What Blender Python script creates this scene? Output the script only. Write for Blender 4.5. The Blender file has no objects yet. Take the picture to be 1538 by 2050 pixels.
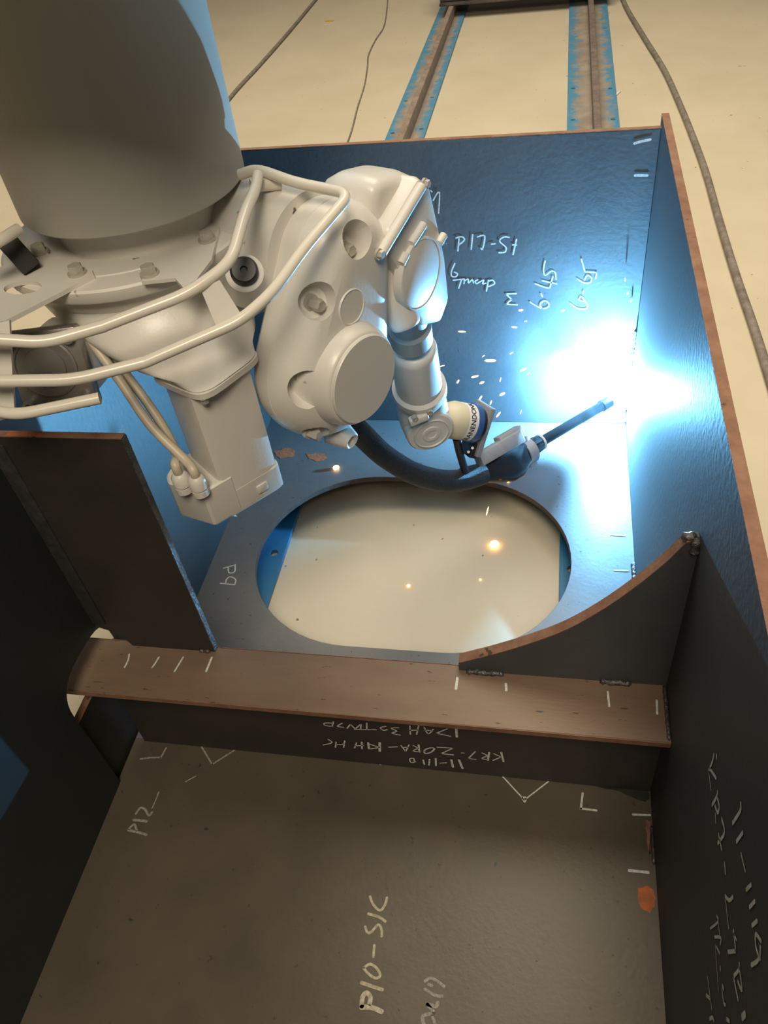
import bpy, bmesh, math, random
from mathutils import Vector as V, Matrix
from mathutils.geometry import convex_hull_2d
random.seed(7)
C = bpy.context.scene.collection
scene = bpy.context.scene

# ------------------------------------------------------------------ camera
YAW, PIT, ROL, FPX = -0.2745155, 0.7726120, -0.1565076, 1614.07
CAM = V((-0.2062527, -1.7690697, 1.4196925))
_f = V((math.sin(YAW)*math.cos(PIT), math.cos(YAW)*math.cos(PIT), -math.sin(PIT)))
_r0 = V((math.cos(YAW), -math.sin(YAW), 0)); _u0 = _r0.cross(_f)
R_ = _r0*math.cos(ROL) + _u0*math.sin(ROL); U_ = -_r0*math.sin(ROL) + _u0*math.cos(ROL); F_ = _f
cd = bpy.data.cameras.new('camera'); cam = bpy.data.objects.new('camera', cd); C.objects.link(cam)
cam.matrix_world = Matrix(((R_.x, U_.x, -F_.x, CAM.x), (R_.y, U_.y, -F_.y, CAM.y), (R_.z, U_.z, -F_.z, CAM.z), (0, 0, 0, 1)))
cd.sensor_fit = 'VERTICAL'; cd.sensor_height = 36; cd.lens = 36*FPX/2050; cd.clip_start = .02
scene.camera = cam

# ------------------------------------------------------------------ light
w = bpy.data.worlds.new('hall'); scene.world = w; w.use_nodes = True
bg = w.node_tree.nodes['Background']; bg.inputs[0].default_value = (1.0, .86, .66, 1); bg.inputs[1].default_value = .045
def area(name, loc, aim, sx, sy, power, col):
    l = bpy.data.lights.new(name, 'AREA'); l.shape = 'RECTANGLE'; l.size = sx; l.size_y = sy; l.energy = power; l.color = col
    o = bpy.data.objects.new(name, l); C.objects.link(o); o.location = loc
    o.rotation_euler = (V(aim)-V(loc)).to_track_quat('-Z', 'Y').to_euler(); return o
WARM = (1.0, .87, .66)
area('hall_or_fill_lamp', (-0.7, 1.7, 4.8), (-0.4, 1.7, 0), 3.6, 4.0, 320, WARM)
area('hall_or_fill_lamp', (.05, -3.2, 4.0), (-.5, -.8, .6), 1.3, 1.3, 118, WARM)  # fill added behind the camera to brighten the robot's near faces
SMOKE = 1.7
ARC_L, ARC_RGB = 78000, (.19, .58, 1.0)
scene.view_settings.view_transform = 'Standard'; scene.view_settings.look = 'None'
scene.view_settings.gamma = 1; scene.view_settings.use_curve_mapping = False; scene.view_settings.exposure = 0
scene.cycles.max_bounces = 6; scene.cycles.sample_clamp_indirect = 4; scene.cycles.caustics_reflective = False; scene.cycles.caustics_refractive = False

# ------------------------------------------------------------------ projection helpers (a photo pixel to a point on a real plane / at a real distance)
def ray(x, y): return R_*((x-769)/FPX) + U_*(-(y-1025)/FPX) + F_
def at(x, y, d): return CAM + ray(x, y)*d
def on(x, y, p, n):
    r = ray(x, y); return CAM + r*((V(p)-CAM).dot(V(n))/r.dot(V(n)))
def onz(x, y, z): return on(x, y, (0, 0, z), V((0, 0, 1)))
def onx(x, y, X): return on(x, y, (X, 0, 0), V((1, 0, 0)))
def ony(x, y, Y): return on(x, y, (0, Y, 0), V((0, 1, 0)))

# ------------------------------------------------------------------ materials
def mat(name, col, rough=.5, metal=0, col2=None, scale=8, detail=6, bump=0, bscale=60, lo=.35, hi=.65, speck=None, rvar=0, stretch=None, emit=None, spec=.5):
    m = bpy.data.materials.new(name); m.use_nodes = True; t = m.node_tree; N = t.nodes; L = t.links
    b = N['Principled BSDF']; b.inputs['Roughness'].default_value = rough; b.inputs['Metallic'].default_value = metal
    b.inputs['Specular IOR Level'].default_value = spec
    b.inputs['Base Color'].default_value = (*col, 1)
    tc = N.new('ShaderNodeTexCoord'); src = tc.outputs['Object']
    if stretch:
        mp = N.new('ShaderNodeMapping'); mp.inputs['Scale'].default_value = stretch; L.new(src, mp.inputs[0]); src = mp.outputs[0]
    out = None
    if col2:
        n = N.new('ShaderNodeTexNoise'); n.inputs['Scale'].default_value = scale; n.inputs['Detail'].default_value = detail; n.inputs['Roughness'].default_value = .62
        L.new(src, n.inputs['Vector'])
        r = N.new('ShaderNodeValToRGB'); r.color_ramp.elements[0].position = lo; r.color_ramp.elements[1].position = hi
        r.color_ramp.elements[0].color = (*col, 1); r.color_ramp.elements[1].color = (*col2, 1)
        L.new(n.outputs['Fac'], r.inputs[0]); out = r.outputs[0]
        if rvar:
            mr = N.new('ShaderNodeMapRange'); mr.inputs['To Min'].default_value = rough-rvar; mr.inputs['To Max'].default_value = rough+rvar
            L.new(n.outputs['Fac'], mr.inputs[0]); L.new(mr.outputs[0], b.inputs['Roughness'])
    if speck:
        sc, thr, c3 = speck
        n2 = N.new('ShaderNodeTexNoise'); n2.inputs['Scale'].default_value = sc; n2.inputs['Detail'].default_value = 3; L.new(src, n2.inputs['Vector'])
        r2 = N.new('ShaderNodeValToRGB'); r2.color_ramp.elements[0].position = thr; r2.color_ramp.elements[1].position = thr+.03
        r2.color_ramp.elements[0].color = (0, 0, 0, 1); r2.color_ramp.elements[1].color = (1, 1, 1, 1)
        L.new(n2.outputs['Fac'], r2.inputs[0])
        mx = N.new('ShaderNodeMix'); mx.data_type = 'RGBA'; L.new(r2.outputs[0], mx.inputs[0])
        if out: L.new(out, mx.inputs[6])
        else: mx.inputs[6].default_value = (*col, 1)
        mx.inputs[7].default_value = (*c3, 1); out = mx.outputs[2]
    if out: L.new(out, b.inputs['Base Color'])
    if bump:
        n3 = N.new('ShaderNodeTexNoise'); n3.inputs['Scale'].default_value = bscale; n3.inputs['Detail'].default_value = 5; L.new(src, n3.inputs['Vector'])
        bp = N.new('ShaderNodeBump'); bp.inputs['Strength'].default_value = bump; bp.inputs['Distance'].default_value = .004
        L.new(n3.outputs['Fac'], bp.inputs['Height']); L.new(bp.outputs[0], b.inputs['Normal'])
    if emit:
        b.inputs['Emission Color'].default_value = (*emit[0], 1); b.inputs['Emission Strength'].default_value = emit[1]
    return m
M = {}
M['steel'] = mat('mill_scale_steel', (.046, .052, .060), .5, 0, (.070, .073, .077), 5, 8, .12, 90, .3, .7, (55, .70, (.045, .045, .048)), .08)
M['backsteel'] = mat('back_plate_steel', (.064, .072, .082), .5, 0, (.094, .099, .105), 5, 8, .12, 90, .3, .7, (55, .70, (.04, .04, .043)), .08)  # arc glow put into the colour: paler steel for the back plate
M['rightsteel'] = mat('side_plate_steel', (.044, .048, .054), .6, 0, (.062, .065, .070), 5, 8, .12, 90, .3, .7, None, .06, None, None, .35)
M['rearplate'] = mat('grey_bottom_steel', (.100, .103, .104), .36, 0, (.14, .141, .140), 4, 9, .10, 110, .32, .7, (75, .69, (.04, .04, .04)), .08)
M['darkrim'] = mat('dark_cut_rim', (.060, .042, .036), .7, 0, (.10, .07, .055), 25, 6, .35, 160, .3, .7)
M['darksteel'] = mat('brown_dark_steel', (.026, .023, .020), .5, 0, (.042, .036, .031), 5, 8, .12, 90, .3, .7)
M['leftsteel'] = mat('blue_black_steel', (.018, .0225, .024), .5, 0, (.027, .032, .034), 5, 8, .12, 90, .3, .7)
M['plate'] = mat('bottom_plate_steel', (.072, .058, .042), .40, 0, (.110, .088, .064), 3.5, 9, .10, 110, .32, .7, (75, .69, (.035, .034, .033)), .08)
M['rustcut'] = mat('rusty_cut_edge', (.17, .075, .042), .75, 0, (.27, .15, .095), 25, 6, .35, 160, .3, .7, (40, .68, (.06, .035, .03)))
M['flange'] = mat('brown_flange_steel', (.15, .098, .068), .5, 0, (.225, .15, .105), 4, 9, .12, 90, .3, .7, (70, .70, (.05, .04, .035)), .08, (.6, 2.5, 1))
M['weld'] = mat('weld_bead', (.16, .15, .15), .35, .6, (.07, .065, .065), 90, 3, .7, 220)
M['flame'] = mat('flame_cut_edge', (.11, .12, .13), .38, .3, (.05, .05, .055), 70, 4, .9, 200)
M['chalk'] = mat('white_chalk', (.72, .72, .68), .9, 0, (.48, .48, .46), 260, 3, 0, 60, .35, .65)
M['chalkmid'] = mat('thin_chalk', (.52, .47, .36), .9, 0, (.30, .27, .21), 200, 3, 0, 60, .35, .65)
M['chalkfaint'] = mat('faint_chalk', (.34, .32, .29), .9, 0, (.18, .17, .155), 220, 3, 0, 60, .35, .65)
M['orange'] = mat('orange_rust', (.52, .15, .045), .85, 0, (.30, .11, .055), 60, 5, .3, 180)
M['nearblack'] = mat('dark_mark', (.010, .010, .011), .8, 0, (.028, .028, .03), 60, 4)  # near-black, for the bracket's seam strip and the patch by the web
M['floor'] = mat('pale_floor_coating', (.60, .53, .40), .42, 0, (.66, .59, .455), 2.2, 8, .04, 40, .3, .7, (38, .735, (.20, .17, .14)), .06)
M['bluep'] = mat('blue_rail_paint', (.26, .22, .185), .6, 0, (.36, .31, .25), 9, 9, .12, 70)
def edge_wear(m, blue):
    t = m.node_tree; N = t.nodes; L = t.links; b = N['Principled BSDF']
    tc = N.new('ShaderNodeTexCoord'); sp = N.new('ShaderNodeSeparateXYZ'); L.new(tc.outputs['Generated'], sp.inputs[0])
    def mth(op, a, c):
        n = N.new('ShaderNodeMath'); n.operation = op
        for k, v in enumerate((a, c)):
            if isinstance(v, float): n.inputs[k].default_value = v
            elif v is not None: L.new(v, n.inputs[k])
        return n.outputs[0]
    d = mth('ABSOLUTE', mth('SUBTRACT', sp.outputs[0], .5), None)
    n = N.new('ShaderNodeTexNoise'); n.inputs['Scale'].default_value = 14; n.inputs['Detail'].default_value = 8; n.inputs['Roughness'].default_value = .7; L.new(tc.outputs['Object'], n.inputs['Vector'])
    f = mth('ADD', d, mth('MULTIPLY', mth('SUBTRACT', n.outputs['Fac'], .5), .9))
    mr = N.new('ShaderNodeMapRange'); mr.inputs['From Min'].default_value = .24; mr.inputs['From Max'].default_value = .42; L.new(f, mr.inputs[0])
    mx = N.new('ShaderNodeMix'); mx.data_type = 'RGBA'; L.new(mr.outputs[0], mx.inputs[0]); L.new(b.inputs['Base Color'].links[0].from_socket, mx.inputs[6]); mx.inputs[7].default_value = (*blue, 1)
    L.new(mx.outputs[2], b.inputs['Base Color'])
edge_wear(M['bluep'], (.075, .25, .42))
M['bluep2'] = mat('blue_base_paint', (.022, .16, .34), .4, 0, (.06, .23, .40), 6, 7, .06, 70, .35, .7)
M['railtop'] = mat('worn_rail_steel', (.24, .185, .15), .6, .1, (.36, .285, .235), 22, 7, .2, 90)
M['railgrey'] = mat('grey_rail_steel', (.16, .125, .115), .6, .1, (.25, .20, .18), 22, 7, .2, 90)
M['white'] = mat('robot_paint', (.70, .672, .628), .33, 0, (.73, .702, .655), 3, 4, .05, 220, .3, .7)
M['white2'] = mat('robot_paint_cover', (.67, .645, .605), .38, 0, (.70, .675, .635), 3, 4, .02, 220)
M['white3'] = mat('robot_paint_dusty', (.66, .635, .59), .45, 0, (.72, .69, .64), 4, 6, .05, 160, .3, .7, (26, .70, (.10, .09, .08)))
M['column'] = mat('column_paint', (.42, .41, .37), .42, 0, (.44, .43, .385), 2, 4, .0, 60)
M['tube'] = mat('guard_tube_paint', (.74, .69, .605), .22, 0, (.77, .72, .635), 6, 3)
M['greymetal'] = mat('bare_grey_metal', (.27, .25, .235), .38, .65, (.34, .32, .30), 12, 5, .05, 200)
M['neckshade'] = mat('shaded_neck_paint', (.30, .29, .285), .5, 0, (.36, .35, .34), 12, 4, .04, 160)  # robot paint darkened for the upper arm's shadow over the neck
M['bolt'] = mat('painted_bolt', (.50, .47, .41), .35, .2, (.40, .37, .32), 80, 3, 0, 60, .55, .75)
M['dark'] = mat('dark_recess', (.03, .03, .03), .7)
M['black'] = mat('black_rubber', (.012, .013, .018), .42, 0, (.02, .021, .026), 20, 3)
M['blackp'] = mat('black_plastic', (.016, .017, .022), .33, 0, (.024, .025, .03), 15, 3)
M['braid'] = mat('braided_sleeve', (.010, .011, .014), .6, 0, (.035, .036, .04), 400, 2, .5, 500)
M['alu'] = mat('brushed_aluminium', (.36, .355, .36), .5, .35, (.42, .415, .42), 30, 3, .05, 200, stretch=(1, 8, 1))
M['cream'] = mat('cream_ring', (.62, .55, .38), .5, 0, (.68, .60, .42), 8, 3)
M['label'] = mat('white_label', (.78, .78, .76), .5, 0, (.72, .72, .70), 20, 3)
M['ink'] = mat('black_ink', (.012, .012, .014), .5)
M['bluering'] = mat('blue_ring', (.03, .08, .25), .35, 0, (.04, .10, .30), 10, 2)
M['copper'] = mat('torch_neck', (.012, .013, .018), .5, 0, (.02, .02, .026), 20, 3, spec=.25)
M['red'] = mat('red_button', (.45, .03, .025), .4)
M['cable'] = mat('dusty_cable', (.16, .135, .11), .7, 0, (.27, .24, .21), 30, 4, .2, 120)
M['cablelt'] = mat('cream_cable', (.55, .48, .37), .4, 0, (.60, .53, .42), 12, 3)
M['arc'] = mat('arc_light', (1, 1, 1), .5, emit=(ARC_RGB, ARC_L))
M['spark'] = mat('glowing_spark', (1, .5, .3), .5, emit=((1.0, .50, .27), 2.6))
M['spatter'] = mat('glowing_spatter', (1, .4, .1), .5, emit=((1.0, .50, .16), 9))
M['ibeam'] = mat('dark_beam_steel', (.055, .05, .05), .4, .2, (.13, .11, .10), 14, 6, .2, 60)
M['yellow'] = mat('yellow_scrap', (.55, .38, .05), .6)

# ------------------------------------------------------------------ mesh helpers
WL = {}          # world offset of every parent
def basis(n, up=V((0, 0, 1))):
    n = V(n).normalized(); u = V(up) - n*V(up).dot(n)
    if u.length < 1e-4: u = V((0, 1, 0)) - n*n.y
    u.normalize(); return u.cross(n).normalized(), u, n     # right, up, normal
class MB:
    def __init__(s): s.b = bmesh.new(); s.mi = 0
    def _new(s, faces):
        for f in faces: f.material_index = s.mi; f.smooth = True
    def box(s, c, ax, size, bev=.0, seg=2):
        r, u, n = ax; t = bmesh.new(); bmesh.ops.create_cube(t, size=1)
        for v in t.verts: v.co = V((v.co.x*size[0], v.co.y*size[1], v.co.z*size[2]))
        if bev: bmesh.ops.bevel(t, geom=list(t.edges), offset=bev, segments=seg, affect='EDGES', profile=.5)
        for v in t.verts: v.co = V(c) + r*v.co.x + u*v.co.y + n*v.co.z
        s.merge(t); return s
    def merge(s, t):
        mp = {v: s.b.verts.new(v.co) for v in t.verts}; fs = []
        for f in t.faces:
            try: fs.append(s.b.faces.new([mp[v] for v in f.verts]))
            except ValueError: pass
        s._new(fs); t.free()
    def rings(s, rs, cap0=True, cap1=True, closed=False):
        vs = [[s.b.verts.new(p) for p in r] for r in rs]; n = len(vs[0]); fs = []
        for i in range(len(vs)-1 + (1 if closed else 0)):
            A, B = vs[i], vs[(i+1) % len(vs)]
            for k in range(n):
                fs.append(s.b.faces.new((A[k], A[(k+1) % n], B[(k+1) % n], B[k])))
        if cap0 and not closed: fs.append(s.b.faces.new(vs[0][::-1]))
        if cap1 and not closed: fs.append(s.b.faces.new(vs[-1]))
        s._new(fs); return s
    def lathe(s, o, n, prof, seg=48, cap0=True, cap1=True):   # prof: (distance along n, radius)
        r, u, n = basis(n); o = V(o)
        s.rings([[o + n*t + (r*math.cos(2*math.pi*k/seg) + u*math.sin(2*math.pi*k/seg))*max(rad, 1e-4) for k in range(seg)] for t, rad in prof], cap0, cap1); return s
    def tube(s, pts, rad, seg=14, sub=6, bend=None):
        P = [V(p) for p in pts]
        if bend: P = fillet(P, bend)
        elif sub and len(P) > 2: P = spline(P, sub)
        rads = rad if isinstance(rad, (list, tuple)) else [rad]*len(P)
        if len(rads) != len(P): rads = [lerp_list(rads, i/(len(P)-1)) for i in range(len(P))]
        T = [(P[min(i+1, len(P)-1)]-P[max(i-1, 0)]).normalized() for i in range(len(P))]
        r, u, _ = basis(T[0]); rs = []
        for i, p in enumerate(P):
            u = (u - T[i]*u.dot(T[i])).normalized(); r = u.cross(T[i])
            rs.append([p + (r*math.cos(2*math.pi*k/seg) + u*math.sin(2*math.pi*k/seg))*rads[i] for k in range(seg)])
        s.rings(rs); return s
    def prism(s, pts2, fr, layers):          # closed outline in a frame (o, r, u, n); layers: (offset along n, inset)
        o, r, u, n = fr; q = [V((p[0], p[1])) for p in pts2]
        if sum(q[i].x*q[(i+1) % len(q)].y - q[(i+1) % len(q)].x*q[i].y for i in range(len(q))) < 0: q = q[::-1]
        N = len(q); nr = []
        for i in range(N):
            e1 = (q[i]-q[i-1]).normalized(); e2 = (q[(i+1) % N]-q[i]).normalized()
            m = V((e1.y+e2.y, -(e1.x+e2.x))); m = m/max(m.length, 1e-6); cs = max(.5, m.dot(V((e1.y, -e1.x)))); nr.append(m/cs)
        s.rings([[o + r*(q[i].x-nr[i].x*ins) + u*(q[i].y-nr[i].y*ins) + n*t for i in range(N)] for t, ins in layers]); return s
    def loft(s, secs, seg=40, cap0=True, cap1=True):   # secs: (centre, axis r, axis u, rx, ry, exponent)
        rs = []
        for c, r, u, rx, ry, e in secs:
            row = []
            for k in range(seg):
                a = 2*math.pi*k/seg; ca, sa = math.cos(a), math.sin(a)
                row.append(V(c) + r*(math.copysign(abs(ca)**(2/e), ca)*rx) + u*(math.copysign(abs(sa)**(2/e), sa)*ry))
            rs.append(row)
        s.rings(rs, cap0, cap1); return s
    def hexbolt(s, p, n, rad, h, washer=True):
        if washer: s.lathe(p, n, [(-.002, rad*1.25), (h*.22, rad*1.25)], 20)
        s.lathe(p, n, [(h*.2, rad), (h*.85, rad), (h, rad*.85)], 6); return s
    def ribbon(s, pts, wid, n, off=.0008):
        n = V(n); P = [V(p)+n*off for p in pts]
        Q = P; P = []
        for i in range(len(Q)):
            t = (Q[min(i+1, len(Q)-1)]-Q[max(i-1, 0)]); t.normalize(); sd = n.cross(t).normalized()*(wid/2)
            P.append((Q[i], sd, t))
        a0 = P[0][0]-P[0][2]*wid*.3; a1 = P[-1][0]+P[-1][2]*wid*.3
        L = [a0+P[0][1]*.5] + [p+d for p, d, t in P] + [a1+P[-1][1]*.5]; Rr = [a0-P[0][1]*.5] + [p-d for p, d, t in P] + [a1-P[-1][1]*.5]
        lv = [s.b.verts.new(p) for p in L]; rv = [s.b.verts.new(p) for p in Rr]; fs = []
        for i in range(len(lv)-1): fs.append(s.b.faces.new((rv[i], rv[i+1], lv[i+1], lv[i])))
        s._new(fs); return s
    def build(s, name, m, parent=None, sharp=38, loc=None, cut=None):
        if cut is not None: s = booldiff(s, cut)
        bmesh.ops.recalc_face_normals(s.b, faces=s.b.faces)
        me = bpy.data.meshes.new(name)
        off = WL[parent.name] if parent else V((0, 0, 0))
        lc = V(loc) if loc is not None else V((0, 0, 0))
        if loc is not None and parent is not None: lc = V(loc)-off
        for v in s.b.verts: v.co -= (off + lc)
        s.b.to_mesh(me); s.b.free()
        for mm in (m if isinstance(m, (list, tuple)) else [m]): me.materials.append(M[mm])
        me.set_sharp_from_angle(angle=math.radians(sharp))
        o = bpy.data.objects.new(name, me); C.objects.link(o); o.location = lc
        if parent: o.parent = parent
        WL[o.name] = off + lc; return o
def booldiff(a, b):
    obs = []
    for k in (a, b):
        bmesh.ops.recalc_face_normals(k.b, faces=k.b.faces)
        me = bpy.data.meshes.new('tmp'); k.b.to_mesh(me); k.b.free(); ob = bpy.data.objects.new('tmp', me); C.objects.link(ob); obs.append(ob)
    md = obs[0].modifiers.new('b', 'BOOLEAN'); md.operation = 'DIFFERENCE'; md.object = obs[1]; md.solver = 'EXACT'; md.use_self = True
    dg = bpy.context.evaluated_depsgraph_get(); me = bpy.data.meshes.new_from_object(obs[0].evaluated_get(dg))
    out = MB(); out.b.from_mesh(me)
    for f in out.b.faces: f.smooth = True; f.material_index = 0
    for ob in obs: bpy.data.objects.remove(ob)
    return out
def lerp_list(r, t):
    x = t*(len(r)-1); i = min(int(x), len(r)-2); return r[i]+(r[i+1]-r[i])*(x-i)
def spline(P, sub):
    out = []
    for i in range(len(P)-1):
        a, b, c, d = P[max(i-1, 0)], P[i], P[i+1], P[min(i+2, len(P)-1)]
        for k in range(sub):
            t = k/sub; out.append(.5*((2*b)+(c-a)*t+(2*a-5*b+4*c-d)*t*t+(-a+3*b-3*c+d)*t**3))
    return out+[P[-1]]
def fillet(P, r):
    out = [P[0]]
    for i in range(1, len(P)-1):
        a, b, c = P[i-1], P[i], P[i+1]; d1 = min(r, (a-b).length*.45); d2 = min(r, (c-b).length*.45)
        p, q = b+(a-b).normalized()*d1, b+(c-b).normalized()*d2
        for k in range(7): t = k/6; out.append(p*(1-t)**2+b*2*t*(1-t)+q*t*t)
    return out+[P[-1]]
def hull(circ, seg=40):
    pts = [V((x+r*math.cos(2*math.pi*k/seg), y+r*math.sin(2*math.pi*k/seg))) for x, y, r in circ for k in range(seg)]
    return [pts[i] for i in convex_hull_2d(pts)]
def roundpoly(pts, rad, seg=5):
    P = [V((*p, 0)) for p in pts]; out = []; n = len(P)
    for i in range(n):
        a, b, c = P[i-1], P[i], P[(i+1) % n]; r = rad[i] if isinstance(rad, (list, tuple)) else rad
        if r <= 0: out.append(b); continue
        d = min(r, (a-b).length*.48, (c-b).length*.48); p, q = b+(a-b).normalized()*d, b+(c-b).normalized()*d
        for k in range(seg+1): t = k/seg; out.append(p*(1-t)**2+b*2*t*(1-t)+q*t*t)
    return [(v.x, v.y) for v in out]
def tag(o, label, cat=None, group=None, kind=None):
    if label: o['label'] = label
    if cat: o['category'] = cat
    if group: o['group'] = group
    if kind: o['kind'] = kind
    return o
def thing(name, label, cat, loc, group=None):
    o = bpy.data.objects.new(name, None); C.objects.link(o); o.location = V(loc); o.empty_display_size = .1; WL[o.name] = V(loc)
    return tag(o, label, cat, group)
X, Y, Z = V((1, 0, 0)), V((0, 1, 0)), V((0, 0, 1))
AX = (X, Y, Z)
def plate(a, b, bev=.0015):     # axis-aligned box from corner a to corner b
    a, b = V(a), V(b); return MB().box((a+b)/2, AX, (abs(b.x-a.x), abs(b.y-a.y), abs(b.z-a.z)), bev, 1)

# ------------------------------------------------------------------ floor
ZF = -.10
o = MB().box((0, 2.0, ZF-.05), AX, (14, 14, .1)).build('floor', 'floor'); tag(o, None, kind='structure')

# ------------------------------------------------------------------ rails on the floor
def rail(name, xl, xr, xb, yend, label, bar='railtop'):
    t = thing(name, label, 'rail', ((xl+xr)/2, 1.5, ZF))
    holes = MB()
    hs = []
    y = -.36
    for y0 in (-.62, -.42, -.05, 1.2, 2.45, 2.9, 4.0):
        for x0 in (xl+.028, xr-.028): hs.append((x0, y0+.03*math.sin(9*x0+y0)))
    for x0, y0 in hs: holes.lathe((x0, y0, ZF-.03), Z, [(0, .011), (.08, .011)], 18)
    holes2 = MB()
    for x0, y0 in hs: holes2.lathe((x0, y0, ZF-.03), Z, [(0, .011), (.08, .011)], 18)
    b = plate((xl, -.04, ZF), (xr, yend, ZF+.012))
    b.build('base_plate', 'bluep', t, cut=holes)
    plate((xl-.0005, -1.6, ZF+.0005), (xr+.0005, -.04, ZF+.0125)).build('base_plate', 'bluep2', t, cut=holes2)
    plate((xb-.016, -1.6, ZF+.012), (xb+.016, yend, -.0155)).build('rail_bar', bar, t)
    return t
rail('floor_rail', -1.060, -.862, -.945, 6.5, 'blue painted floor rail with rusty brown bar, running beneath the end with the robot column')
rail('floor_rail', -.163, .082, -.028, 6.5, 'blue painted floor rail with worn grey bar, nearer the hose on the open floor', 'railgrey')

# ------------------------------------------------------------------ dark beam lying across the rails, far end
t = thing('steel_beam', 'dark steel beam lying across the two floor rails at their far end', 'beam', (-.45, 4.5, -.015))
mb = MB(); mb.box((-.46, 4.62, -.007), AX, (1.13, .30, .014), .002); mb.box((-.46, 4.66, .30), AX, (1.13, .30, .014), .002)
mb.build('flange', 'ibeam', t); MB().box((-.46, 4.52, .15), AX, (1.13, .02, .29), .002).build('web', 'ibeam', t)

# ------------------------------------------------------------------ cables on the floor, a scrap of yellow
def floorline(name, pts, rad, m, label, cat):
    tag(MB().tube([onz(x, y, ZF+rad) for x, y in pts], rad, 10, 5).build(name, m), label, cat)
floorline('hose', [(1236, -40), (1252, 10), (1290, 75), (1330, 140), (1362, 210), (1392, 285), (1415, 350), (1436, 425), (1458, 500), (1482, 575), (1508, 650), (1535, 735), (1570, 850)], .014, 'cable', 'dusty grey hose curving over the pale floor beside the rusty topped side plate', 'hose')
floorline('cable', [(380, 300), (465, 190), (520, 130), (580, 62), (640, -10), (700, -80)], .011, 'cable', 'straight brown cable on the pale floor beside the robot column', 'cable')
floorline('wire', [(690, 300), (704, 262), (716, 215), (730, 170), (736, 132), (738, 110), (752, 80), (768, 55), (774, 25), (778, -20)], .0045, 'cable', 'thin grey wire wriggling over the pale floor near the rail', 'wire')
p = onz(660, 43, ZF); tag(MB().box(p+V((0, 0, .003)), AX, (.06, .02, .006), .002).build('scrap', 'yellow'), 'tiny yellow scrap lying on the pale floor between cable and wire', 'scrap')
p = onz(1237, 188, ZF); tag(MB().box(p+V((0, 0, .004)), basis(Z, V((.4, 1, 0))), (.012, .06, .006), .002).build('chip', 'label'), 'tiny white chip on the floor beside a blue rail', 'chip')

# ------------------------------------------------------------------ the welded steel box
T = .012
HB, HR, HF, YF0, YF1, YB, YW = .7652, .7827, .2511, -1.0924, -.978, -.9883, -1.0478
XB, ZB = -.7827, .7526
YN = -2.5
SB = thing('steel_block', 'open topped box of welded dark steel plates with chalk marks, resting on the floor rails', 'steel structure', (-.5, -.8, -.012))
# bottom plate with the long oval hole
hole = MB(); oc = (-.5155, -.5085); hw, hh, hr = .3765, .274, .272
q = roundpoly([(oc[0]-hw, oc[1]-hh), (oc[0]+hw, oc[1]-hh), (oc[0]+hw, oc[1]+hh), (oc[0]-hw, oc[1]+hh)], 0)
cap = [(oc[0]+hw-hr+hr*math.cos(a), oc[1]+hr*math.sin(a)) for a in [math.pi*(-.5+k/30) for k in range(31)]] + [(oc[0]-hw+hr+hr*math.cos(a), oc[1]+hr*math.sin(a)) for a in [math.pi*(.5+k/30) for k in range(31)]]
hole.prism(cap, (V((0, 0, 0)), X, Y, Z), [(-.1, 0), (.1, 0)])
bp = plate((-1.006, YW+T/2, -.0155), (.006, .006, 0), 0)
BP = bp.build('bottom_plate', 'rearplate', SB, cut=hole)
BQ = plate((-1.006, YN, -.0155), (.006, YW+T/2-.0005, 0), 0).build('bottom_plate', 'plate', SB)
rim = MB()
rim.rings([[V((x+(x-oc[0])*s_, y+(y-oc[1])*s_, z)) for x, y in cap] for s_, z in ((.0, -.0153), (-.0022, -.0150), (-.0022, -.0008), (0, -.0002))], False, False)
tag(rim.build('hole_edge', 'darkrim', BP), 'rough dark brown flame cut edge of the oval hole')
# back plate, right plate, left plate
BK = plate((-1.012, 0, 0), (0, T, HB)).build('back_plate', 'backsteel', SB)
plate((-1.0121, -.0002, HB-.0002), (.0, T+.0003, HB+.0015), 0).build('top_edge', 'rustcut', BK)
RP = plate((0, YN, -.0155), (.014, .03, HR)).build('side_plate', 'rightsteel', SB)
plate((-.0003, YN, HR-.0002), (.0143, .0303, HR+.0015), 0).build('top_edge', 'rustcut', RP)
slot = MB().prism(roundpoly([(-1.137, -.05), (-.952, -.05), (-.952, .300), (-1.137, .315)], [0, 0, .075, .075], 8), (V((-1.2, 0, 0)), Y, Z, X), [(0, 0), (.4, 0)])
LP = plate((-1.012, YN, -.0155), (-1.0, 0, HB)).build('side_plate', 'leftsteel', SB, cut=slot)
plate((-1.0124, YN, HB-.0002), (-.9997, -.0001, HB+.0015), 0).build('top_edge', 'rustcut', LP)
CO = plate((-1.026, -1.15, -.0155), (-1.0125, -.94, .198)).build('collar_plate', 'darksteel', SB)
plate((-1.0264, -1.1499, .1978), (-1.0121, -.9401, .1995), 0).build('top_edge', 'rustcut', CO)
# T beam across
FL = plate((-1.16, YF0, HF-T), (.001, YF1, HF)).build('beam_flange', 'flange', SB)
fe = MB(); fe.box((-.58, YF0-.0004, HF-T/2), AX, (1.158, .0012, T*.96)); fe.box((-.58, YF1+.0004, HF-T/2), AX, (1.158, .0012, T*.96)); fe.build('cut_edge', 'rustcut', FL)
WB = plate((-.985, YW, 0.0002), (.001, YW+T, HF-T)).build('beam_web', 'darksteel', SB)
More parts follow.
